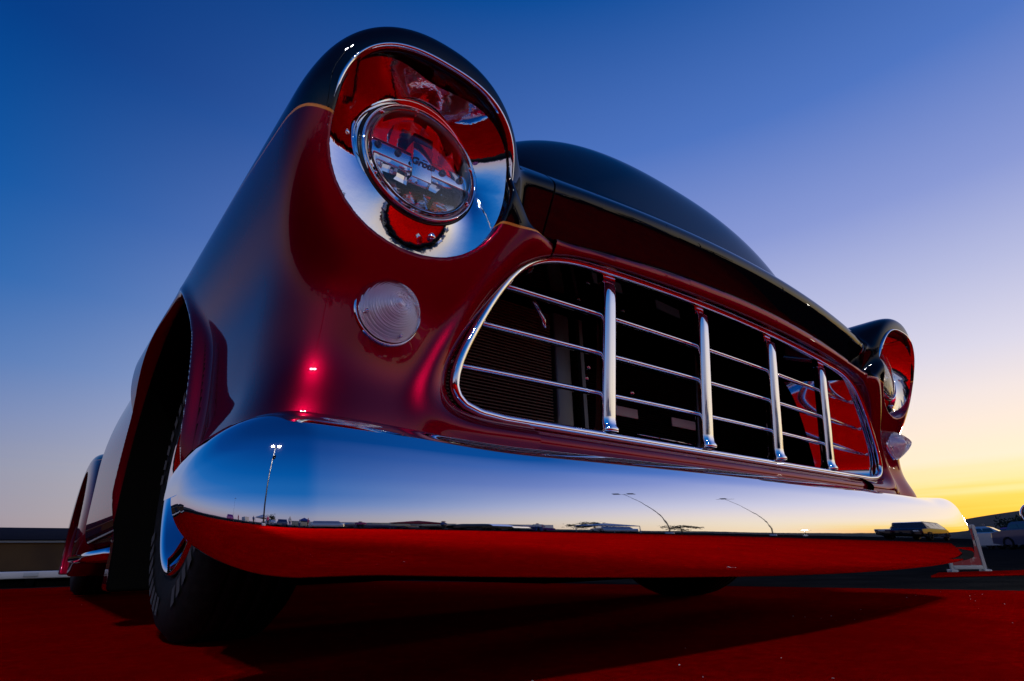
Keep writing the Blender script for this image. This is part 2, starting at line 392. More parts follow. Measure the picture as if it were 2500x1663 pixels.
# centre panel round the grille and the hood: full width meshes
def full(name, f, lo, hi, h, m, stripe, cut=.6015, ins=False):
    if cut < 1:
        h = 2*cut/round(2*cut/h); lo = (-cut-1.5*h, lo[1], lo[2]); hi = (cut+1.5*h, hi[1], hi[2])
        V, F, n = surface_net(lambda x, y, z: f(np.abs(x), y, z), lo, hi, h, [(-cut, 1), (cut, -1)])
    else: V, F, n = surface_net(lambda x, y, z: f(np.abs(x), y, z), lo, hi, h)
    fm = None; mm = m
    if ins:
        c = V[F].mean(1); fm = ((trim2d(np.abs(c[:, 0]), c[:, 2]) < .022) & (c[:, 1] > .10)).astype(int); mm = [m, 'black_matte']
    at = stripe_attr(V) if stripe == 1 else (np.full(len(V), -.1) if stripe == 2 else None)
    return mesh_np(name, V, F, mm, truck, normals=n, attr=at, fmat=fm)
def panel(X, y, z):
    front = front_y(X, z)-y
    d = smax(front, z-(.614+.038*np.maximum(q_hood(X), 0)), .03)
    d = smax(d, -np.maximum(open3d(X, y, z), y-.7), .022)
    return smax(smax(d, .21-z, .02), y-.62, .01)
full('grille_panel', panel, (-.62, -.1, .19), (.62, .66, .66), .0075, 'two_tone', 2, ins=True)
full('hood', hood_f, (-.62, -.16, .59), (.62, 1.33, 1.17), .009, 'black_paint', 0, cut=.6005)

both('seam_backing', lambda X, y, z: np.maximum(np.minimum(hood_f(X, y, z), np.maximum(fender(X, y, z), .5-z))+.007, np.maximum(np.abs(X-.602)-.014, y-.9)), (.57, -.14, .55), (.63, .95, 1.0), .006, 'seam_black', stripe=False)  # black backing added to keep sky from showing through the hood seam

# ---- grille: trim ring, chrome side fillers, bars
def contour(off=0., n=360):
    th = np.linspace(0, 2*np.pi, n, endpoint=False); lo = np.zeros(n); hi = np.full(n, 1.2); cz = .47
    for _ in range(50):
        md = (lo+hi)/2; v = trim2d(np.abs(md*np.cos(th)), cz+md*np.sin(th)) - off; lo = np.where(v < 0, md, lo); hi = np.where(v < 0, hi, md)
    return hi*np.cos(th), cz+hi*np.sin(th)
def gy(z, x=0): return .0446 - .1165*(z-.346) + .046*x*x
cx_, cz_ = contour()
# resample by arc length
def resample(P, n):
    Q = np.concatenate([P, P[:1]]); s = np.concatenate([[0], np.cumsum(np.linalg.norm(np.diff(Q, axis=0), axis=1))]); t = np.linspace(0, s[-1], n, endpoint=False)
    return np.stack([np.interp(t, s, Q[:, i]) for i in range(3)], 1)
ring = resample(np.stack([cx_, gy(cz_)-.004, cz_], 1), 420)
grille = tube('grille', ring, .0072, 'chrome', truck, n=14, closed=True, flat=1.25)
grille['label'] = 'chrome egg-crate grille with four upright bars and three cross bars'
gx2, gz2 = contour(.010)
wall = resample(np.stack([gx2, gy(gz2)+.004, gz2], 1), 300)
for s in (-1, 1):
    sel = wall[(wall[:, 0]*s > .60)]; o_ = np.argsort(np.arctan2(sel[:, 2]-.47, sel[:, 0]*s)); sel = sel[o_]
    dep = np.linspace(0, .12, 8); P = sel[:, None] + np.stack([-s*(1.15 if s > 0 else .3)*dep, dep, 0*dep], 1)[None]
    gobj('side_filler', P if s > 0 else P[:, ::-1], 'chrome_soft', grille)
for k in (-1.5, -.5, .5, 1.5):                   # upright bars: rounded fronts, bevelled heads, flared feet
    x = k*.2828; zt = .612+.010*(1-(k/1.5)**2); zb = .338
    zz = np.concatenate([[zb, zb+.002], np.linspace(zb+.006, zb+.03, 7), np.linspace(zb+.05, zt-.014, 12), np.linspace(zt-.010, zt, 6)])
    wd = np.interp(zz, [zb, zb+.004, zb+.012, zb+.022, zt-.006, zt], [.0178, .0182, .0168, .0158, .0152, .0132])
    dp = np.interp(zz, [zb, zb+.004, zb+.012, zb+.022, zt-.02, zt-.008, zt], [.022, .024, .018, .016, .016, .013, .004])
    th = np.linspace(-.15*np.pi, 1.15*np.pi, 22)
    ct = np.sign(np.cos(th))*np.abs(np.cos(th))**.62; st_ = np.sign(np.sin(th))*np.abs(np.sin(th))**.7
    P = np.zeros((len(zz), len(th), 3)); P[..., 0] = x+wd[:, None]*ct[None]; P[..., 1] = (gy(zz, x)-.002)[:, None]-dp[:, None]*st_[None]; P[..., 2] = zz[:, None]
    b = gobj('upright_bar', P, 'chrome', grille, cv=True)
    boxes('bracket', [((x-.016, gy(zt)-.001, zt-.004), (x+.016, gy(zt)+.014, zt+.022))], 'two_tone_flat' if 'two_tone_flat' in MATS else 'chrome', b)
for z in (.407, .478, .549):
    th = np.linspace(0, 2*np.pi, 4001); v = trim2d(np.linspace(0, .8, 800), np.full(800, z)); xe = np.linspace(0, .8, 800)[np.argmax(v > 0)]
    xs = np.linspace(-xe, xe, 40); P = np.stack([xs, gy(z, xs)+.006, np.full(40, z)], 1)
    c_ = tube('cross_bar', P, .0050, 'chrome', grille, n=12, flat=1.5)
    for s in (-1, 1): lathe('bar_clip', [(0, .004), (.004, .004), (.0045, 0), (.0045, -.004)], 'chrome_soft', c_, (s*(xe-.006), gy(z, xe)-.004, z), n=12)
# ---- what sits behind the grille
rad = box('radiator', (-.70, .215, .26), (-.40, .28, .62), 'black_matte', truck)
fins = boxes('cooling_fins', [((-.70, .196, .27+i*.0062), (-.405, .214, .2724+i*.0062)) for i in range(56)], 'fin_copper', rad); fins['kind'] = 'stuff'
box('side_tank', (-.398, .19, .25), (-.355, .25, .62), 'grey_metal', rad, .004)
box('core_tube', (-.325, .19, .25), (-.315, .20, .62), 'grey_metal', rad)
cool = box('condenser', (-.22, .34, .26), (.70, .38, .62), 'black_matte', truck)
fins2 = boxes('cooling_fins', [((-.20, .331, .27+i*.0062), (.68, .3395, .2718+i*.0062)) for i in range(56)], 'black_rubber', cool); fins2['kind'] = 'stuff'
for x, z in ((-.10, .47), (.155, .47)): box('rating_plate', (x, .318, z), (x+.11, .322, z+.025), 'white_plastic', cool, .001)
for x, z in ((-.17, .55), (-.12, .50), (.0, .54), (-.16, .58)): lathe('bolt', [(0, .008), (.007, .007), (.009, 0)], 'chrome_soft', cool, (x, .325, z), n=12)
tube('hose', [(-.50, .16, .63), (-.485, .15, .60), (-.47, .145, .57), (-.465, .15, .55)], .006, 'chrome_soft', truck, n=8)
for z in (.36, .39, .43): tube('coolant_line', [(.0, .32, z), (.20, .32, z-.002), (.5, .33, z)], .003, 'chrome_soft', cool, n=8)
box('core_support', (-.78, .42, .20), (.78, .46, .63), 'black_matte', truck)

# ---- headlights
def headlight(s):
    cx = s*HX
    def sx(P):
        P = np.array(P, float); P[..., 0] *= 1; return P
    # housing bowl
    hl = lathe('headlight', [(.0, -.075), (.04, -.073), (.07, -.055), (.084, -.02), (.090, -.008), (.094, -.008), (.094, -.06), (.05, -.10), (0, -.10)], 'gasket', truck, (cx, HY+.012, HZ), n=72)
    hl['label'] = 'round seven inch lamp in a deep chrome hooded bezel'
    # chrome bezel lofted from the hooded outline to the lamp ring
    th = np.linspace(0, 2*np.pi, 220, endpoint=False); lo_ = np.zeros(220); hi_ = np.full(220, .3)
    for _ in range(50):
        md = (lo_+hi_)/2; v = bezel2d(BX+md*np.cos(th), BZ+md*np.sin(th)); lo_ = np.where(v < 0, md, lo_); hi_ = np.where(v < 0, hi_, md)
    A = np.stack([BX+hi_*np.cos(th), 0*th, BZ+hi_*np.sin(th)], 1); A[:, 1] = bez_plane(A[:, 2])-.014+.011*np.clip(-np.sin(th), 0, 1)**2
    # same polar angle on the inner ring, measured about a blended centre
    B = np.stack([HX+.0945*np.cos(th), 0*th+HY-.002, HZ+.0945*np.sin(th)], 1)
    up = np.sin(th); M = .5*(A+B); M[:, 1] = .5*A[:, 1]+.5*B[:, 1] + np.where(up > 0, .018*up, -.004*up)
    rad_mix = np.clip(.55+.12*up, .15, .85)[:, None]; M[:, [0, 2]] = A[:, [0, 2]]*rad_mix + B[:, [0, 2]]*(1-rad_mix)
    t = np.linspace(0, 1, 26)[None, :, None]
    P = (1-t)**2*A[:, None] + 2*t*(1-t)*M[:, None] + t*t*B[:, None]
    # rolled outer lip
    back = A + np.array([0, .016, 0]); back[:, [0, 2]] += .004*np.stack([np.cos(th), np.sin(th)], 1)
    lip = A + np.array([0, .002, 0]); lip[:, [0, 2]] += .0045*np.stack([np.cos(th), np.sin(th)], 1)
    lip2 = A + np.array([0, -.0025, 0]); lip2[:, [0, 2]] += .002*np.stack([np.cos(th), np.sin(th)], 1)
    P = np.concatenate([back[:, None], lip[:, None], lip2[:, None], P], 1)
    P[..., 0] *= s
    if s < 0: P = P[:, ::-1]
    gobj('bezel', P, 'bezel_chrome', hl, cu=True)
    lathe('gasket_ring', [(.0940, -.012), (.0950, .004), (.0935, .008), (.0905, .008), (.0890, -.002), (.090, -.012)], 'gasket', hl, (cx, HY+.005, HZ), n=96)
    lathe('retaining_ring', [(.0900, -.004), (.0905, .009), (.0890, .0125), (.0870, .011), (.0860, .004), (.0855, -.004)], 'chrome', hl, (cx, HY+.002, HZ), n=96)
    lathe('inner_ring', [(.0862, .0), (.0855, .006), (.0825, .007), (.0800, .001), (.0795, -.012)], 'white_plastic', hl, (cx, HY+.002, HZ), n=96)
    for a in (18, 98, 140, 215, 262, 335):
        q = R(a); lathe('ring_clip', [(0, .010), (.0028, .009), (.0035, .0), (.0035, -.004)], 'chrome', hl, (cx+.0835*math.cos(q), HY, HZ+.0835*math.sin(q)), n=10)
    # stepped reflector, cut in columns
    r_ = .081
    for sg, nm in ((1, 'upper_reflector'), (-1, 'lower_reflector')):
        edges = np.linspace(-r_*.985, r_*.985, 8); rows = np.linspace(0, 1, 14); P = []
        for i in range(7):
            for e in (0, 1):
                x = edges[i+e]; zt = math.sqrt(max(r_*r_-x*x, 1e-6)); xm = (edges[i]+edges[i+1])/2
                zr = .006+(max(zt, .012)-.006)*rows
                y = .052 - .050*((zr/ r_)**1.7) - 7.*xm*xm*.6 + (.007 if i % 2 else 0) + .10*(x-xm)*(1 if i % 2 else -1)
                P.append(np.stack([np.full(14, x), np.maximum(y, .003), sg*zr], 1))
        P = np.array(P)+np.array([cx, HY, HZ])
        gobj(nm, P if sg > 0 else P[:, ::-1], 'reflector', hl, smooth=False)
    cb = box('crossbar', (cx-.0795, HY-.002, HZ-.0125), (cx+.0795, HY+.012, HZ+.0125), 'chrome_soft', hl, .002)
    for x in (-.066, -.036, .036, .066): lathe('screw', [(0, .002), (.0022, .0015), (.0026, .0035), (.0048, .003), (.0052, 0)], 'grey_metal', hl, (cx+x, HY-.002, HZ+.001), n=16)
    pl = box('badge_plate', (cx-.0155, HY-.0075, HZ-.030), (cx+.0155, HY+.008, HZ+.030), 'chrome_soft', hl, .0012)
    box('cap_reflection', (cx-.0155, HY-.008, HZ+.0305), (cx+.0155, HY+.010, HZ+.044), 'badge_red', hl, .0015)  # red block colours in the reflection across the plate's top
    cu = bpy.data.curves.new('lettering', 'FONT'); cu.body = 'Grote'; cu.size = .0158; cu.shear = .28; cu.extrude = .0003; cu.align_x = 'CENTER'; cu.align_y = 'CENTER'; cu.space_character = .95; cu.offset = .0004
    to = bpy.data.objects.new('lettering_src', cu); C.objects.link(to)
    me = bpy.data.meshes.new_from_object(to.evaluated_get(bpy.context.evaluated_depsgraph_get())); bpy.data.objects.remove(to)
    me.transform(Matrix.Rotation(R(90), 4, 'X')); me.transform(Matrix.Translation((cx, HY-.0082, HZ-.003))); me.materials.clear(); me.materials.append(MATS['badge_red'])
    link(bpy.data.objects.new('lettering', me), hl)
    boxes('accent_line', [((cx+.000, HY-.0082, HZ+.0036), (cx+.008, HY-.0076, HZ+.0043))], 'badge_red', hl)
    # domed clear lens
    rr = np.linspace(0, .0815, 16); dome = [(r, .010+.014*(1-(r/.0815)**2)) for r in rr]; inn = [(r, .0075+.014*(1-(r/.0815)**2)) for r in rr[::-1]]
    lathe('lens', dome+[(.0818, .0085)]+inn, 'glass', hl, (cx, HY, HZ), n=72)
    for a, rr_ in ((-98, .117), (118, .112), (-5, .115)):          # bezel screws
        q = R(a); px, pz = HX+rr_*math.cos(q), HZ+rr_*math.sin(q)
        lathe('bezel_screw', [(0, .0045), (.003, .004), (.0048, .002), (.005, -.006)], 'chrome_soft', hl, (s*px, HY+.002+(.02 if a > 0 else -.014), pz), n=14)
for s in (-1, 1): headlight(s)

# ---- turn signals
def signal(s):
    b = lathe('turn_signal', [(.0455, -.03), (.0470, .0), (.0462, .004), (.0445, .005), (.0430, .002), (.041, -.010), (0, -.012)], 'chrome', truck, (s*TX, TY+.010, TZ), n=64)
    b['label'] = 'clear ribbed cone turn signal lamp in a chrome ring'
    n = 170; t = np.linspace(0, 1, n); r = .0440*(1-t)
    h = .004 + .046*(1-(1-t)**1.55) - .0022*np.abs(np.sin(t*np.pi*15))*(r > .003)
    h = np.where(t < .04, .004+.05*t, h)
    prof = list(zip(r, h)); inn = [(a*.9, c*.9-.003) for a, c in zip(.0440*(1-np.linspace(1, 0, 24)), .004+.046*(1-(1-np.linspace(1, 0, 24))**1.55))]
    lathe('lens', prof+inn, 'lamp_lens', b, (s*TX, TY+.004, TZ), n=72)
    tt = np.linspace(0, 1, 90); rr_ = .0415*(1-tt); hh_ = -.002 + .036*(1-(1-tt)**1.5) - .0016*np.abs(np.sin(tt*np.pi*15))*(rr_ > .004)
    lathe('reflector', [(a, c) for a, c in zip(rr_, hh_) ], 'frosted_silver', b, (s*TX, TY+.004, TZ), n=64)
    for a in (200, 290, 20):
        q = R(a); lathe('screw', [(0, .003), (.0025, .0025), (.0032, 0), (.0032, -.006)], 'chrome', b, (s*TX+.036*math.cos(q), TY-.006, TZ+.036*math.sin(q)), n=12)
for s in (-1, 1): signal(s)

# ---- front bumper
def bumper():
    zb = .176; sec = []
    for z in np.linspace(.140, .240, 34):
        a = 2.9 if z > zb else 4.0
        sec.append((a*(z-zb)**2, z))
    # top roll
    y1, z1 = sec[-1]; sl_ = 2*2.9*(z1-zb); a0 = math.atan(sl_)
    r = .048; cyy, czz = y1 + r*math.cos(a0), z1 - r*math.sin(a0)
    for a in np.linspace(a0, R(86), 14)[1:]: sec.append((cyy - r*math.cos(a), czz + r*math.sin(a)))
    yl, zl = sec[-1]; sec += [(yl+.03, zl+.003), (yl+.07, zl+.004), (yl+.10, zl-.002)]
    y1, z1 = sec[0]; a0 = math.atan(2*4*(zb-z1)); r = .012; cyy, czz = y1+r*math.cos(a0), z1+r*math.sin(a0)
    low = [(cyy-r*math.cos(a), czz-r*math.sin(a)) for a in np.linspace(a0, R(88), 9)[1:]]; yl, zl = low[-1]; low += [(yl+.02, zl), (yl+.05, zl+.004)]
    sec = np.array(low[::-1]+sec); ns = len(sec)
    X0, W = .958, .098
    al = np.linspace(0, R(90), 26)[1:]
    xs = np.concatenate([-(X0+W*np.sin(al))[::-1], np.linspace(-X0, X0, 90), X0+W*np.sin(al)])
    E = np.concatenate([np.cos(al)[::-1], np.ones(90), np.cos(al)])
    zc = .203; yb = .06
    P = np.zeros((len(xs), ns, 3))
    yf = -.128 + .052*np.abs(xs)**2.2
    for i, x in enumerate(xs):
        y = yf[i]+sec[:, 0]
        e = max(E[i], .002)
        lowf = 1+.60*(1-min(((x-.25)/1.15)**2, 1.)); sz = np.where(sec[:, 1] < zb, zb-(zb-sec[:, 1])*lowf, sec[:, 1])
        P[i, :, 0] = x; P[i, :, 2] = zc+(sz-zc)*e**.9*np.where(sec[:, 1] > zc, 1+.22*sstep(abs(x), .70, .99), 1); P[i, :, 1] = yb+(y-yb)*(.42+.58*e**.8)
    V, F = grid(P)
    o = mesh_np('bumper', V, F, 'bumper_chrome', truck); o['label'] = 'full width polished chrome front bumper with rounded ends'
    return o
bmp = bumper()
for x in (-.55, .55): box('mount_arm', (x-.03, -.02, .145), (x+.03, .5, .20), 'black_matte', bmp, .006)

# ---- wheels
def wheel(x, y, r, wd, s, name, mark):
    o = empty(name, (0, 0, 0), truck)
    h = wd/2
    prof = [(r*.60, -h*.80), (r*.66, -h*.95), (r*.80, -h*1.02), (r*.92, -h*.93), (r*.985, -h*.72), (r, -h*.55)]
    for q in (-.5, -.2, .1, .4): prof += [(r, h*(q-.03)), (r-.007, h*(q-.025)), (r-.007, h*(q+.025)), (r, h*(q+.03))]
    prof += [(r, h*.55), (r*.985, h*.72), (r*.92, h*.93), (r*.80, h*1.02), (r*.66, h*.95), (r*.60, h*.80)]
    lathe('tyre', prof, 'black_rubber', o, (x, y, r-.004), 'x', 96)
    k = -1 if s < 0 else 1
    lathe('rim', [(r*.615, h*.80), (r*.625, h*.97), (r*.60, h*1.0), (r*.575, h*.90), (r*.55, h*.55), (r*.50, h*.2), (r*.30, h*.25), (r*.22, h*.45), (r*.20, h*.8), (r*.12, h*.92), (0, h*.95)], 'chrome', o, (x, y, r-.004), 'x' if s > 0 else '-x', 80)
    if mark:
        L_ = []
        V, F = [], []
        for i in range(46):
            if i % 23 in (9, 10, 11, 20, 21, 22): continue
            a0 = 2*math.pi*i/46; a1 = a0+.085; b = len(V); hh = h*1.012
            for rr in (r*.745, r*.845):
                for a in (a0, a1): V.append((x+k*(hh+.0015), y+rr*math.cos(a), r-.004+rr*math.sin(a)))
            F.append((b, b+1, b+3, b+2))
        mesh_np('sidewall_mark', V, F, 'white_mark', o, smooth=False)['kind'] = 'stuff'
    for a in range(5):
        q = 2*math.pi*a/5; lathe('lug_nut', [(0, .014), (.008, .012), (.010, 0)], 'chrome', o, (x+k*h*.22, y+r*.38*math.cos(q), r-.004+r*.38*math.sin(q)), 'x' if s > 0 else '-x', 10)
for s in (-1, 1):
    wheel(s*.815, AY+.02, .335, .20, s, 'wheel', True)
    wheel(s*.80, 3.55, .335, .22, s, 'wheel', False)
box('chassis_rail', (-.46, .1, .16), (-.38, 4.4, .26), 'black_matte', truck, .01)
box('chassis_rail', (.38, .1, .16), (.46, 4.4, .26), 'black_matte', truck, .01)
box('crossmember', (-.75, .66, .10), (.75, .90, .20), 'black_matte', truck, .02)
box('oil_pan', (-.22, .45, .085), (.22, 1.1, .25), 'black_matte', truck, .03)
box('floor_pan', (-.80, 1.25, .19), (.80, 2.80, .23), 'black_matte', truck, .01)

# ---- cab, doors, running boards, bed, rear fenders
def rbox(X, y, z, a, y0, y1, z0, z1, k=.1):
    return smax(smax(X-a, np.maximum(y0-y, y-y1), k), np.maximum(z0-z, z-z1), k)
def cab(X, y, z):
    low = rbox(X, y, z, .955-.5*np.maximum(z-.55, 0)**2, 1.306, 2.80, .20, 1.10, .16)
    g = smax(smax(X-(.84-.28*(z-1.0)), np.maximum((1.42+.42*(z-1.05))-y, y-(2.74-.12*(z-1.05))), .12), z-1.56, .16)
    d = smin(low, smax(g, .9-z, .05), .06)
    ws = np.maximum(np.maximum(X-.60, np.abs(z-1.28)-.155), np.maximum(y-2.0, 1.2-y))
    sw = np.maximum(np.maximum(np.abs(y-2.13)-.36, np.abs(z-1.28)-.15), .5-X)
    bw = np.maximum(np.maximum(X-.55, np.abs(z-1.30)-.13), 2.4-y)
    inside = rbox(X, y, z, .72, 1.62, 2.62, .6, 1.48, .1)
    for c_ in (ws, sw, bw, inside): d = smax(d, -c_, .02)
    return d
full('cab', cab, (-1.0, 1.27, .17), (1.0, 2.85, 1.62), .016, 'two_tone', 1, cut=1.2)
for s in (-1, 1):
    P = np.array([[(s*(.835-.28*(z-1.0)), y, z) for z in (1.12, 1.44)] for y in (1.78, 2.48)]); gobj('side_window', P, 'window_glass', truck, smooth=False)
    box('door_handle', (s*.885-.012, 2.42, .80), (s*.885+.012, 2.56, .825), 'chrome', truck, .006)
    rbd = box('running_board', (min(s*.74, s*.965), 1.32, .155), (max(s*.74, s*.965), 2.86, .195), 'black_paint', truck, .012)
    tube('step_rail', [(s*.968, 1.34, .176), (s*.968, 2.1, .176), (s*.968, 2.84, .176)], .016, 'chrome', rbd, n=12)
gobj('windshield', np.array([[(x, 1.44+.42*(z-1.05)+.02, z) for z in (1.11, 1.45)] for x in np.linspace(-.62, .62, 12)]), 'window_glass', truck)
gobj('rear_window', np.array([[(x, 2.70, z) for z in (1.15, 1.44)] for x in np.linspace(-.56, .56, 4)]), 'window_glass', truck)
def bed(X, y, z):
    d = rbox(X, y, z, .74, 2.87, 4.62, .24, .86, .05)
    return smax(d, -rbox(X, y, z, .69, 2.92, 4.57, .36, 1.3, .05), .02)
full('bed', bed, (-.8, 2.82, .2), (.8, 4.68, .9), .018, 'two_tone', 1, cut=1.2)
def rfend(X, y, z):
    d = smax(np.sqrt(((y-3.55)/.68)**2 + ((z-.30)/.46)**2 + 1e-9)*.46-.46, X-.958, .14)
    d = smax(d, .70-X, .01); d = smax(d, .10-z, .02)
    return smax(d, -np.maximum(np.hypot(y-3.55, z-.25)-.40, .72-X+.0*z), .012)
both('rear_fender', rfend, (.66, 2.8, .06), (1.0, 4.3, .82), .014, 'two_tone')
box('tailgate', (-.66, 4.60, .30), (.66, 4.655, .84), 'black_paint', truck, .012)
for s in (-1, 1):
    lathe('tail_lamp', [(0, .03), (.03, .026), (.042, .01), (.045, -.02)], 'badge_red', truck, (s*.85, 4.28, .46), n=24)

# ================================================================== GROUND
gp = box('ground', (-3000, -3000, -1.0), (3000, 3000, -.014), 'asphalt'); struct(gp)
def poly_slab(name, pts, z0, z1, m, parent=None):
    bm = bmesh.new(); vs_ = [bm.verts.new((p[0], p[1], z1)) for p in pts]; f = bm.faces.new(vs_); 
    if f.normal.z < 0: f.normal_flip()
    f.normal_update()
    r = bmesh.ops.extrude_face_region(bm, geom=[f]); 
    for v in r['geom']:
        if isinstance(v, bmesh.types.BMVert): v.co.z = z0
    bmesh.ops.recalc_face_normals(bm, faces=bm.faces[:])
    me = bpy.data.meshes.new(name); bm.to_mesh(me); bm.free(); me.materials.append(MATS[m]); return link(bpy.data.objects.new(name, me), parent)
mat_o = poly_slab('display_mat', [(1.15, 2.6), (1.60, -.2), (3.0, -.25), (8.0, -1.0), (8.0, -8.5), (-6.5, -8.5), (-6.5, 5.9), (-.3, 5.15), (.7, 5.0)], -.011, 0, 'red_mat')
tag(mat_o, 'large flat red carpet mat under the truck', 'mat')

# ================================================================== BACKGROUND
mat('lamp_glow', (1, 1, 1), .5, emit=(1, .97, .92), estr=980)
mat('lamp_far', (1, 1, 1), .5, emit=(1, .93, .8), estr=120)
mat('dark_steel', (.03, .03, .032), .5, .6)
mat('brown_wall', (.16, .075, .02), .8, noise=(.6, (.11, .05, .015), .4, .65))
mat('navy_roof', (.006, .012, .035), .7)
mat('pale_trim', (.42, .43, .45), .6)
mat('white_rail', (.55, .54, .56), .45, bump=(30, .3, .01))
mat('leaf_dark', (.035, .05, .022), .8, noise=(2, (.02, .03, .014), .4, .6))
mat('bark', (.06, .045, .03), .9)
mat('purple_paint', (.16, .012, .17), .3, .3, coat=1)
mat('silver_paint', (.4, .4, .42), .3, .6, coat=1)
mat('dark_blue_paint', (.01, .02, .08), .3, .2, coat=1)
mat('cream_side', (.55, .47, .30), .6)
mat('white_side', (.62, .62, .62), .6)
mat('frame_grey', (.30, .30, .31), .6)
mat('skin', (.45, .25, .17), .6)
for nm, c in (('cloth_blue', (.03, .06, .2)), ('cloth_black', (.01, .01, .012)), ('cloth_white', (.6, .6, .58)), ('cloth_pink', (.5, .08, .2))): mat(nm, c, .9)
mat('poster_red', (.22, .015, .02), .6, noise=(14, (.3, .26, .24), .55, .62))

# hills round the horizon
def hills():
    n = 720; th = np.linspace(0, 2*np.pi, n, endpoint=False)
    h = np.zeros(n)
    for k, a in ((3, .5), (5, .4), (9, .3), (17, .16), (31, .10), (67, .05)): h += a*np.sin(k*th+rng.uniform(0, 6.28))
    az = np.degrees(th); e = 1.05+.35*h + 1.5*np.exp(-((az-84)/12)**2) - .5*np.exp(-((az-0)/25)**2) - .5*np.exp(-((az-360)/25)**2)
    e = np.maximum(e, .35); r = 1500.
    P = np.zeros((n, 3, 3)); s_, c_ = np.sin(th), np.cos(th)
    for j, (rr, hh) in enumerate(((r-260, 0*e-.5), (r, r*np.tan(np.radians(e))), (r+300, 0*e-.5))): P[:, j] = np.stack([rr*s_, rr*c_, hh], 1)
    return struct(gobj('hills', P, 'hill_earth', cu=True))
hills()

def pole_lamp(x, y, h, label, lit=True, heads=2):
    o = tag(empty('light_pole', (x, y, -.014)), label, 'light pole', 'light poles round the show field')
    kk = 1 if lit == 1 else .45
    lathe('pole', [(.09*kk, 0), (.085*kk, .6), (.05*kk, h), (0, h)], 'dark_steel', o, (0, 0, 0), 'z', 12)
    lathe('base', [(.2, 0), (.2, .25), (.12, .3), (.09, .3)], 'pale_trim', o, (0, 0, 0), 'z', 16)
    d = Vector((0-x, 0-y, 0)).normalized(); t = Vector((-d.y, d.x, 0))
    ar = [(-.45*t)[:], (.45*t)[:]]
    tube('arm', [(*(-.6*t)[:2], h-.05), (0, 0, h-.03), (*(.6*t)[:2], h-.05)], .03, 'dark_steel', o, 8)
    for k in ([-.42, .42] if heads == 2 else [0]):
        c = Vector((0, 0, h+.02)) + k*t + .12*d
        hd = box('lamp_head', (-.20, -.16, -.10), (.20, .10, .12), 'dark_steel', o, .02)
        M = Matrix.Translation(c) @ Matrix((t, d, Vector((0, 0, 1)))).transposed().to_4x4() @ Matrix.Rotation(R(-42), 4, 'X')
        hd.matrix_local = M
        g = box('lamp_face', (-.17, .102, -.085), (.17, .112, .10), ('lamp_glow' if lit == 1 else 'lamp_far') if lit else 'pale_trim', hd, 0)
    return o
pole_lamp(-4.9, -6.9, 7.1, 'tall light pole with two lit floodlights in front of the truck')
def added_pool_light(o, z, aim, half):  # added spotlight, shade and bracket: brightens the mat mirrored in the bumper
    p = Vector((o.location.x+.35, o.location.y+.35, z)); d = (Vector(aim)-p).normalized()
    hd = lathe('added_lampshade', [(.05, .30), (.09, .28), (.17, .05), (.19, 0), (.17, .01), (.08, .25), (0, .27)], 'dark_steel', o, (0, 0, 0), 'z', 24)
    M = Matrix.Translation(p-o.location) @ (-d).to_track_quat('Z', 'Y').to_matrix().to_4x4(); hd.matrix_local = M
    tube('bracket', [(0, 0, z-o.location.z), tuple(p-o.location)], .025, 'dark_steel', o, 8)
    li = bpy.data.lights.new('added_mat_light', 'SPOT'); li.energy = 3500; li.spot_size = R(half*2); li.spot_blend = .25; li.shadow_soft_size = .10; li.color = (1, .96, .9)
    lo_ = bpy.data.objects.new('added_mat_light', li); C.objects.link(lo_); lo_.parent = o; lo_.matrix_local = M @ Matrix.Translation((0, 0, .12))
added_pool_light([x for x in bpy.data.objects if x.name == 'light_pole'][0], 5.6, (-.2, -4.7, 0), 27)
pole_lamp(16, -15, 9.5, 'tall unlit light pole beyond the parked dark van', lit=0)
pole_lamp(22, -13, 9.0, 'slender unlit light pole farthest to the right of the field', lit=0, heads=1)
pole_lamp(-26, -18, 9.0, 'unlit light pole beside the pale trailers at far left', lit=0, heads=1)
t_ = pole_lamp(38, -19, 1.6, 'short portable light tower glowing low at the horizon', lit=2, heads=1)

# long building on the left
b = tag(empty('long_building', (-14, 44, -.014)), 'long low brown building with a navy roof band at far left', 'building')
box('wall', (-24, 0, 0), (15, 8, 1.50), 'brown_wall', b); box('roof', (-24.4, -.4, 1.62), (15.4, 8.4, 2.30), 'navy_roof', b, .05)
box('fascia', (-24.2, -.2, 1.50), (15.2, 8.2, 1.62), 'pale_trim', b)
for i in range(7): 
    d_ = box('door', (-22+i*5.2, -.06, 0), (-20.6+i*5.2, 0, 1.3), 'navy_roof', b)
# low white rail just past the mat
b = tag(empty('low_rail', (-3.2, 6.1, -.014)), 'low white rail on black feet along the rear edge of the mat', 'rail')
box('rail', (-3.2, -.02, .068), (3.0, .03, .128), 'white_rail', b, .012)
for i in range(17):
    x = -3.1+i*.375; box('foot', (x-.03, -.035, 0), (x+.03, .05, .07), 'black_matte', b, .004); box('joint_plate', (x-.05, -.030, .085), (x+.05, -.0205, .118), 'pale_trim', b, .003)
box('skirt', (-3.2, .035, 0), (3.0, .06, .10), 'black_matte', b)

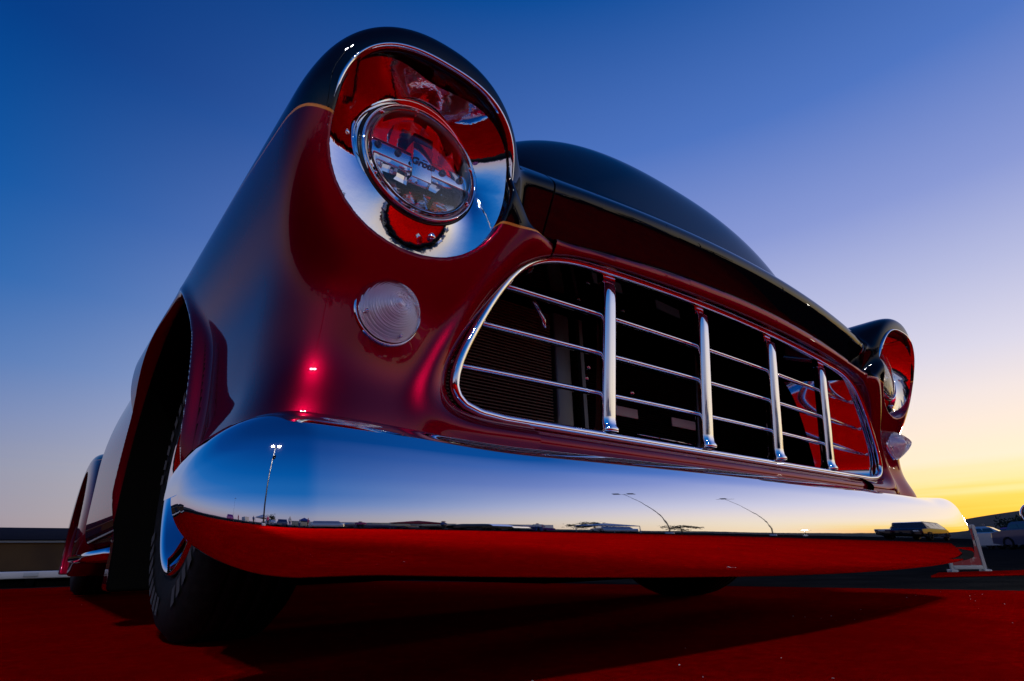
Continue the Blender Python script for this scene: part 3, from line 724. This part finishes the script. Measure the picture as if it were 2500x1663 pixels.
# second mat, sign frame, lamp at the right edge
m2 = poly_slab('display_mat', [(2.9, .63), (3.44, .74), (5.2, -.25), (4.5, -.5)], -.011, -.002, 'red_mat'); tag(m2, 'narrow strip of red mat beyond the right bumper end', 'mat')
b = tag(empty('sign_frame', (3.75, .66, -.012)), 'small pale framed show board standing beyond the right bumper end', 'sign'); b.rotation_euler[2] = R(-62)
for lo, hi, nm in (((-.10, -.012, 0), (-.08, .012, .30), 'post'), ((.08, -.012, 0), (.10, .012, .30), 'post'), ((-.08, -.012, .275), (.08, .012, .30), 'rail'), ((-.08, -.012, .02), (.08, .012, .045), 'rail')): box(nm, lo, hi, 'frame_grey', b, .003)
box('poster', (-.079, -.003, .046), (.079, .003, .274), 'poster_red', b)
box('foot', (-.11, -.06, 0), (-.07, .06, .02), 'frame_grey', b, .004); box('foot', (.07, -.06, 0), (.11, .06, .02), 'frame_grey', b, .004)
b = tag(empty('car_headlamp', (5.35, .50, -.012)), 'round chrome rimmed car headlamp on a short added stand at right edge', 'lamp'); b.rotation_euler[2] = R(-78)  # headlamp of a neighbouring car, its body left out and a stand added
lathe('stand', [(.10, 0), (.10, .015), (.015, .02), (.012, .30), (0, .30)], 'black_matte', b, (0, .05, 0), 'z', 16)
lathe('shell', [(0, -.10), (.05, -.09), (.085, -.04), (.095, 0)], 'black_paint', b, (0, 0, .40), n=32)
lathe('rim', [(.093, -.01), (.100, .0), (.097, .012), (.086, .014), (.084, .004)], 'chrome_soft', b, (0, 0, .40), n=40)
lathe('lens', [(.085, .003), (.06, .012), (.03, .017), (0, .018)], 'window_glass', b, (0, 0, .40), n=32)

# cars
def car(x, y, rz, paint, label, van=False, name='parked_car', group='cars parked round the field'):
    o = tag(empty(name, (x, y, -.014)), label, 'van' if van else 'car', group); o.rotation_euler[2] = R(rz)
    Lh, Wd, Hh = (2.3, .9, 1.75) if van else (2.2, .86, 1.36)
    prof = [(-Lh, .35), (-Lh, .72), (-Lh*.97, .85), (-Lh*.55 if not van else -Lh*.6, .95), (Lh*.70, .95), (Lh*.98, .86), (Lh, .6), (Lh, .32)]
    def loft(nm, pr, ws, m):
        pr = np.array(pr); k = len(pr); P = np.zeros((5, k, 3))
        for i, (wx, sh) in enumerate(ws): P[i, :, 0] = pr[:, 0]*sh; P[i, :, 1] = wx; P[i, :, 2] = pr[:, 1]
        return gobj(nm, P, m, o, cv=True, smooth=False)
    loft('body', prof+[(Lh*.8, .24), (-Lh*.8, .24)], [(-Wd, .985), (-Wd*.97, 1), (0, 1.01), (Wd*.97, 1), (Wd, .985)], paint)
    for s in (-1, 1):
        V = [(pr[0], s*Wd, pr[1]) for pr in [(a*.985, b_) for a, b_ in prof+[(Lh*.8, .24), (-Lh*.8, .24)]]]
        mesh_np('side_panel', V, [list(range(len(V)))], paint, o, smooth=False)
    c0, c1 = (-Lh*.5, Lh*.95) if van else (-Lh*.35, Lh*.6)
    rf = [(c0, .95), (c0+.5, Hh-.06), (c0+.7, Hh), (c1-.35, Hh), (c1-.2, Hh-.06), (c1, .95)]
    rfa = np.array(rf); P = np.zeros((2, 6, 3))
    for i, s in enumerate((-1, 1)): P[i, :, 0] = rfa[:, 0]; P[i, :, 1] = s*(Wd*.93-.22*(rfa[:, 1]-.95)); P[i, :, 2] = rfa[:, 1]
    gobj('roof', P, paint, o, smooth=False)
    for i, s in enumerate((-1, 1)):
        mesh_np('cabin_side', P[i], [[0, 1, 2, 3, 4, 5]], paint, o, smooth=False)
        for a, b_ in ((.05, .34), (.37, .66), (.69, .95)):
            xa, xb = c0+.35+(c1-c0-.5)*a, c0+.35+(c1-c0-.5)*b_
            Y = lambda z: s*(Wd*.93-.22*(z-.95)+.012)
            mesh_np('window', [(xa-.1, Y(1.02), 1.02), (xb, Y(1.02), 1.02), (xb, Y(Hh-.12), Hh-.12), (xa+.05, Y(Hh-.12), Hh-.12)], [[0, 1, 2, 3]], 'window_glass', o, smooth=False)
        for xx in (-Lh*.62, Lh*.60):
            w_ = lathe('wheel', [(.20, -.10), (.30, -.10), (.325, -.06), (.325, .06), (.30, .10), (.20, .10)], 'black_rubber', o, (xx, s*(Wd-.08), .325), '-y', 24)
            lathe('rim', [(.20, .09), (.18, .05), (.06, .06), (0, .07)], 'silver_paint', w_, (xx, s*(Wd-.08), .325), '-y', 20) if s > 0 else lathe('rim', [(.20, -.09), (.18, -.05), (.06, -.06), (0, -.07)], 'silver_paint', w_, (xx, s*(Wd-.08), .325), '-y', 20)
        box('headlight', (-Lh-.015, s*Wd*.72-.12, .62), (-Lh+.05, s*Wd*.72+.12, .74), 'pale_trim', o, .01)
    mesh_np('windscreen', [(c0-.012+.03, -Wd*.88, 1.0), (c0+.46, -Wd*.8, Hh-.1), (c0+.46, Wd*.8, Hh-.1), (c0+.018, Wd*.88, 1.0)], [[0, 1, 2, 3]], 'window_glass', o, smooth=False)
    return o
car(50, 8.7, 70, 'purple_paint', 'bright purple car parked far off beyond the right bumper end')
car(58, 13.6, 80, 'dark_blue_paint', 'dark blue car parked beside the purple one at far right')
car(46, 9.9, 95, 'silver_paint', 'silver car parked between the sign and the purple car at far right')
car(39, 6.0, 60, 'dark_blue_paint', 'dark blue car nearest the right edge beyond the round headlamp')
car(15, -3.2, 8, 'black_paint', 'black van parked near the right front of the truck', van=True, name='parked_van')
car(-9, -17, 20, 'silver_paint', 'silver car parked across the field in front of the truck')
car(4, -21, 160, 'dark_blue_paint', 'dark blue car parked across the field before the trailers')
car(13, -24, 10, 'purple_paint', 'purple car parked across the field near the light tower')

# trailers and trees behind the viewer, seen only in the chrome
for i, (x, y, rz, m_, lb) in enumerate(((-4, -40, 4, 'cream_side', 'cream box trailer, leftmost of the row across the field'), (4.5, -41, 1, 'white_side', 'white box trailer second in the row across the field'), (13, -42, -3, 'cream_side', 'cream box trailer third in the row across the field'), (22, -40, 2, 'white_side', 'white box trailer at the right end of the row'), (-30, -30, 30, 'white_side', 'white box trailer standing apart at far left'))):
    o = tag(empty('box_trailer', (x, y, -.014)), lb, 'trailer', 'box trailers across the field'); o.rotation_euler[2] = R(rz)
    box('body', (-3.8, -1.2, .6), (3.8, 1.2, 2.9), m_, o, .04); box('roof', (-3.85, -1.25, 2.9), (3.85, 1.25, 3.0), 'pale_trim', o)
    for xx in (-2.2, 2.4): lathe('wheel', [(0, .12), (.3, .12), (.42, .08), (.42, -.08), (.3, -.12), (0, -.12)], 'black_rubber', o, (xx, 1.1, .42), '-y', 18)
    box('door', (-.5, 1.2, .7), (.5, 1.23, 2.5), 'grey_metal', o, .01)
def tree(x, y, h, label):
    o = tag(empty('tree', (x, y, -.014)), label, 'tree', 'trees round the field')
    lathe('trunk', [(.16*h/5, 0), (.11*h/5, h*.25), (.06*h/5, h*.6), (0, h*.8)], 'bark', o, (0, 0, 0), 'z', 8)
    n = 900; c = rng.normal(size=(9, 3))*np.array([.20, .20, .17])*h + np.array([0, 0, h*.62]); k = rng.integers(0, 9, n)
    p = c[k] + rng.normal(size=(n, 3))*.085*h; p[:, 2] = np.maximum(p[:, 2], h*.2); s_ = .045*h*rng.uniform(.6, 1.3, n)
    a = rng.normal(size=(n, 3)); a /= np.linalg.norm(a, axis=1)[:, None]; b_ = np.cross(a, rng.normal(size=(n, 3))); b_ /= np.linalg.norm(b_, axis=1)[:, None]
    V = np.stack([p-a*s_[:, None], p+b_*s_[:, None]*.6, p+a*s_[:, None], p-b_*s_[:, None]*.6], 1).reshape(-1, 3)
    mesh_np('crown', V, np.arange(4*n).reshape(-1, 4), 'leaf_dark', o, smooth=False)
for x, y, h, lb in ((86, 24.5, 4.2, 'dark bushy tree far right under the sunset'), (90, 17.0, 3.6, 'low dark tree behind the purple car'), (80, 9, 4.6, 'dark tree right of the far parked cars'),
                    (-16, -33, 6.0, 'tree left of the trailers across the field'), (50, -62, 7.5, 'tall tree right of the trailer row'), (60, -52, 5.5, 'smaller tree at the right end of the field')): tree(x, y, h, lb)

# a person template, copied
def person_mesh(top, legs):
    J = {'pel': (0, 0, .93, .13), 'waist': (0, 0, 1.08, .125), 'chest': (0, 0, 1.30, .15), 'neck': (0, 0, 1.46, .055), 'head0': (0, -.01, 1.56, .085), 'head1': (0, -.01, 1.68, .075)}
    for s, n in ((-1, 'l'), (1, 'r')):
        J['sh'+n] = (s*.17, 0, 1.40, .065); J['el'+n] = (s*.235, .02, 1.13, .045); J['wr'+n] = (s*.23, -.06, .90, .033); J['ha'+n] = (s*.225, -.09, .81, .035)
        J['hip'+n] = (s*.09, 0, .86, .095); J['kn'+n] = (s*.10, -.02, .48, .062); J['an'+n] = (s*.10, .02, .09, .042); J['to'+n] = (s*.115, -.14, .04, .035)
    nm = list(J); E_ = [('pel', 'waist'), ('waist', 'chest'), ('chest', 'neck'), ('neck', 'head0'), ('head0', 'head1')]
    for n in 'lr': E_ += [('chest', 'sh'+n), ('sh'+n, 'el'+n), ('el'+n, 'wr'+n), ('wr'+n, 'ha'+n), ('pel', 'hip'+n), ('hip'+n, 'kn'+n), ('kn'+n, 'an'+n), ('an'+n, 'to'+n)]
    me = bpy.data.meshes.new('person_src'); me.from_pydata([J[k][:3] for k in nm], [(nm.index(a), nm.index(b_)) for a, b_ in E_], [])
    o = bpy.data.objects.new('person_src', me); C.objects.link(o); md = o.modifiers.new('s', 'SKIN'); sb = o.modifiers.new('u', 'SUBSURF'); sb.levels = 1
    for i, k in enumerate(nm): me.skin_vertices[0].data[i].radius = (J[k][3],)*2
    me.skin_vertices[0].data[0].use_root = True
    r = bpy.data.meshes.new_from_object(o.evaluated_get(bpy.context.evaluated_depsgraph_get())); bpy.data.objects.remove(o)
    r.materials.clear()
    for m_ in (top, legs, 'skin', 'cloth_black'): r.materials.append(MATS[m_])
    for p in r.polygons:
        z = p.center.z; x = abs(p.center.x)
        p.material_index = 3 if (z > 1.64 or z < .08) else 2 if (z > 1.47 or (x > .19 and z < 1.0)) else 0 if z > .95 else 1
        p.use_smooth = True
    return r
pm = [person_mesh(a, b_) for a, b_ in (('cloth_blue', 'cloth_black'), ('cloth_white', 'cloth_blue'), ('cloth_pink', 'cloth_black'))]
for i, (x, y, k, lb) in enumerate(((-7.5, -13, 0, 'person in a blue top standing by the silver car'), (-2.2, -16, 1, 'person in a white top and blue trousers across the field'), (3.2, -18, 2, 'person in a pink top by the dark blue car'), (9.5, -16, 1, 'person in a white top near the light tower'), (-14, -11, 2, 'person in a pink top at far left of the field'), (50, 10.9, 2, 'person in a pink top between the far parked cars'))):
    o = link(bpy.data.objects.new('person', pm[k])); o.location = (x, y, -.014); o.rotation_euler[2] = random.uniform(0, 6.28); tag(o, lb, 'person', 'people round the show field')

# a loose thread on the mat
t = np.linspace(0, 1, 24); tag(tube('thread', np.stack([-.02+.055*t, -.355+.01*np.sin(t*9)-.02*t, .004+.003*np.sin(t*5)], 1), .0005, 'white_side', None, 6), 'pale loose thread lying on the red mat in front', 'thread')

# specks of lint caught in the carpet
V, F = [], []
for i in range(90):
    x, y = random.uniform(-1.1, 1.5), random.uniform(-.5, .15) if i < 60 else random.uniform(-1.5, 3); a = random.uniform(0, 6.28); l_ = random.uniform(.0006, .0022); b = len(V)
    dx, dy = math.cos(a)*l_, math.sin(a)*l_
    V += [(x-dx, y-dy, .003), (x+dx, y+dy, .003), (x+dx*.6-dy*.3, y+dy*.6+dx*.3, .004), (x-dx*.6-dy*.3, y-dy*.6+dx*.3, .004)]; F.append((b, b+1, b+2, b+3))
o = mesh_np('lint', V, F, 'white_side', None, smooth=False); o['kind'] = 'stuff'; o['label'] = 'tiny pale specks of lint on the red mat'; o['category'] = 'lint'

# a busier field in front of the truck, seen in the chrome
mat('canopy_blue', (.02, .05, .25), .7); mat('canopy_white', (.6, .6, .62), .7); mat('canopy_red', (.4, .02, .02), .7)
def canopy(x, y, rz, m_, lb):
    o = tag(empty('canopy_tent', (x, y, -.014)), lb, 'tent', 'canopy tents across the field'); o.rotation_euler[2] = R(rz)
    a = 1.5
    mesh_np('roof', [(-a, -a, 2.1), (a, -a, 2.1), (a, a, 2.1), (-a, a, 2.1), (0, 0, 2.9)], [(0, 1, 4), (1, 2, 4), (2, 3, 4), (3, 0, 4)], m_, o, smooth=False)
    for p, q in (((-a, -a), (a, -a)), ((a, -a), (a, a)), ((a, a), (-a, a)), ((-a, a), (-a, -a))):
        mesh_np('valance', [(*p, 1.85), (*q, 1.85), (*q, 2.1), (*p, 2.1)], [(0, 1, 2, 3)], m_, o, smooth=False); box('leg', (p[0]-.02, p[1]-.02, 0), (p[0]+.02, p[1]+.02, 2.1), 'pale_trim', o)
canopy(-12, -19, 12, 'canopy_white', 'white canopy tent at the left of the field'); canopy(-1.5, -24, -5, 'canopy_blue', 'blue canopy tent in the middle of the field')
canopy(8.5, -27, 20, 'canopy_red', 'red canopy tent right of the blue one'); canopy(20, -24, 8, 'canopy_white', 'white canopy tent at the right of the field')
car(-5.2, -14.5, 75, 'dark_blue_paint', 'dark blue car parked end-on left of the middle of the field'); car(1.2, -15.5, 100, 'silver_paint', 'silver car parked end-on in the middle of the field')
car(7.5, -17.5, 60, 'black_paint', 'black car parked at an angle right of the middle'); car(-15, -9, 35, 'purple_paint', 'purple car parked at the far left of the field'); car(16, -19, 120, 'silver_paint', 'silver car parked at the right of the field')
for i, (x, y, k, lb) in enumerate(((-3.4, -12.2, 1, 'person in a white top in front of the dark blue car'), (-.6, -13.2, 2, 'person in a pink top left of the silver car in the middle'), (5.0, -14.6, 0, 'person in a blue top by the black car'), (-10.4, -12.4, 0, 'person in a blue top before the white canopy'), (11.5, -19, 2, 'person in a pink top by the red canopy'), (-6.8, -11.6, 2, 'person in a pink top beside the person in blue'))):
    o = link(bpy.data.objects.new('person', pm[k])); o.location = (x, y, -.014); o.rotation_euler[2] = random.uniform(0, 6.28); tag(o, lb, 'person', 'people round the show field')
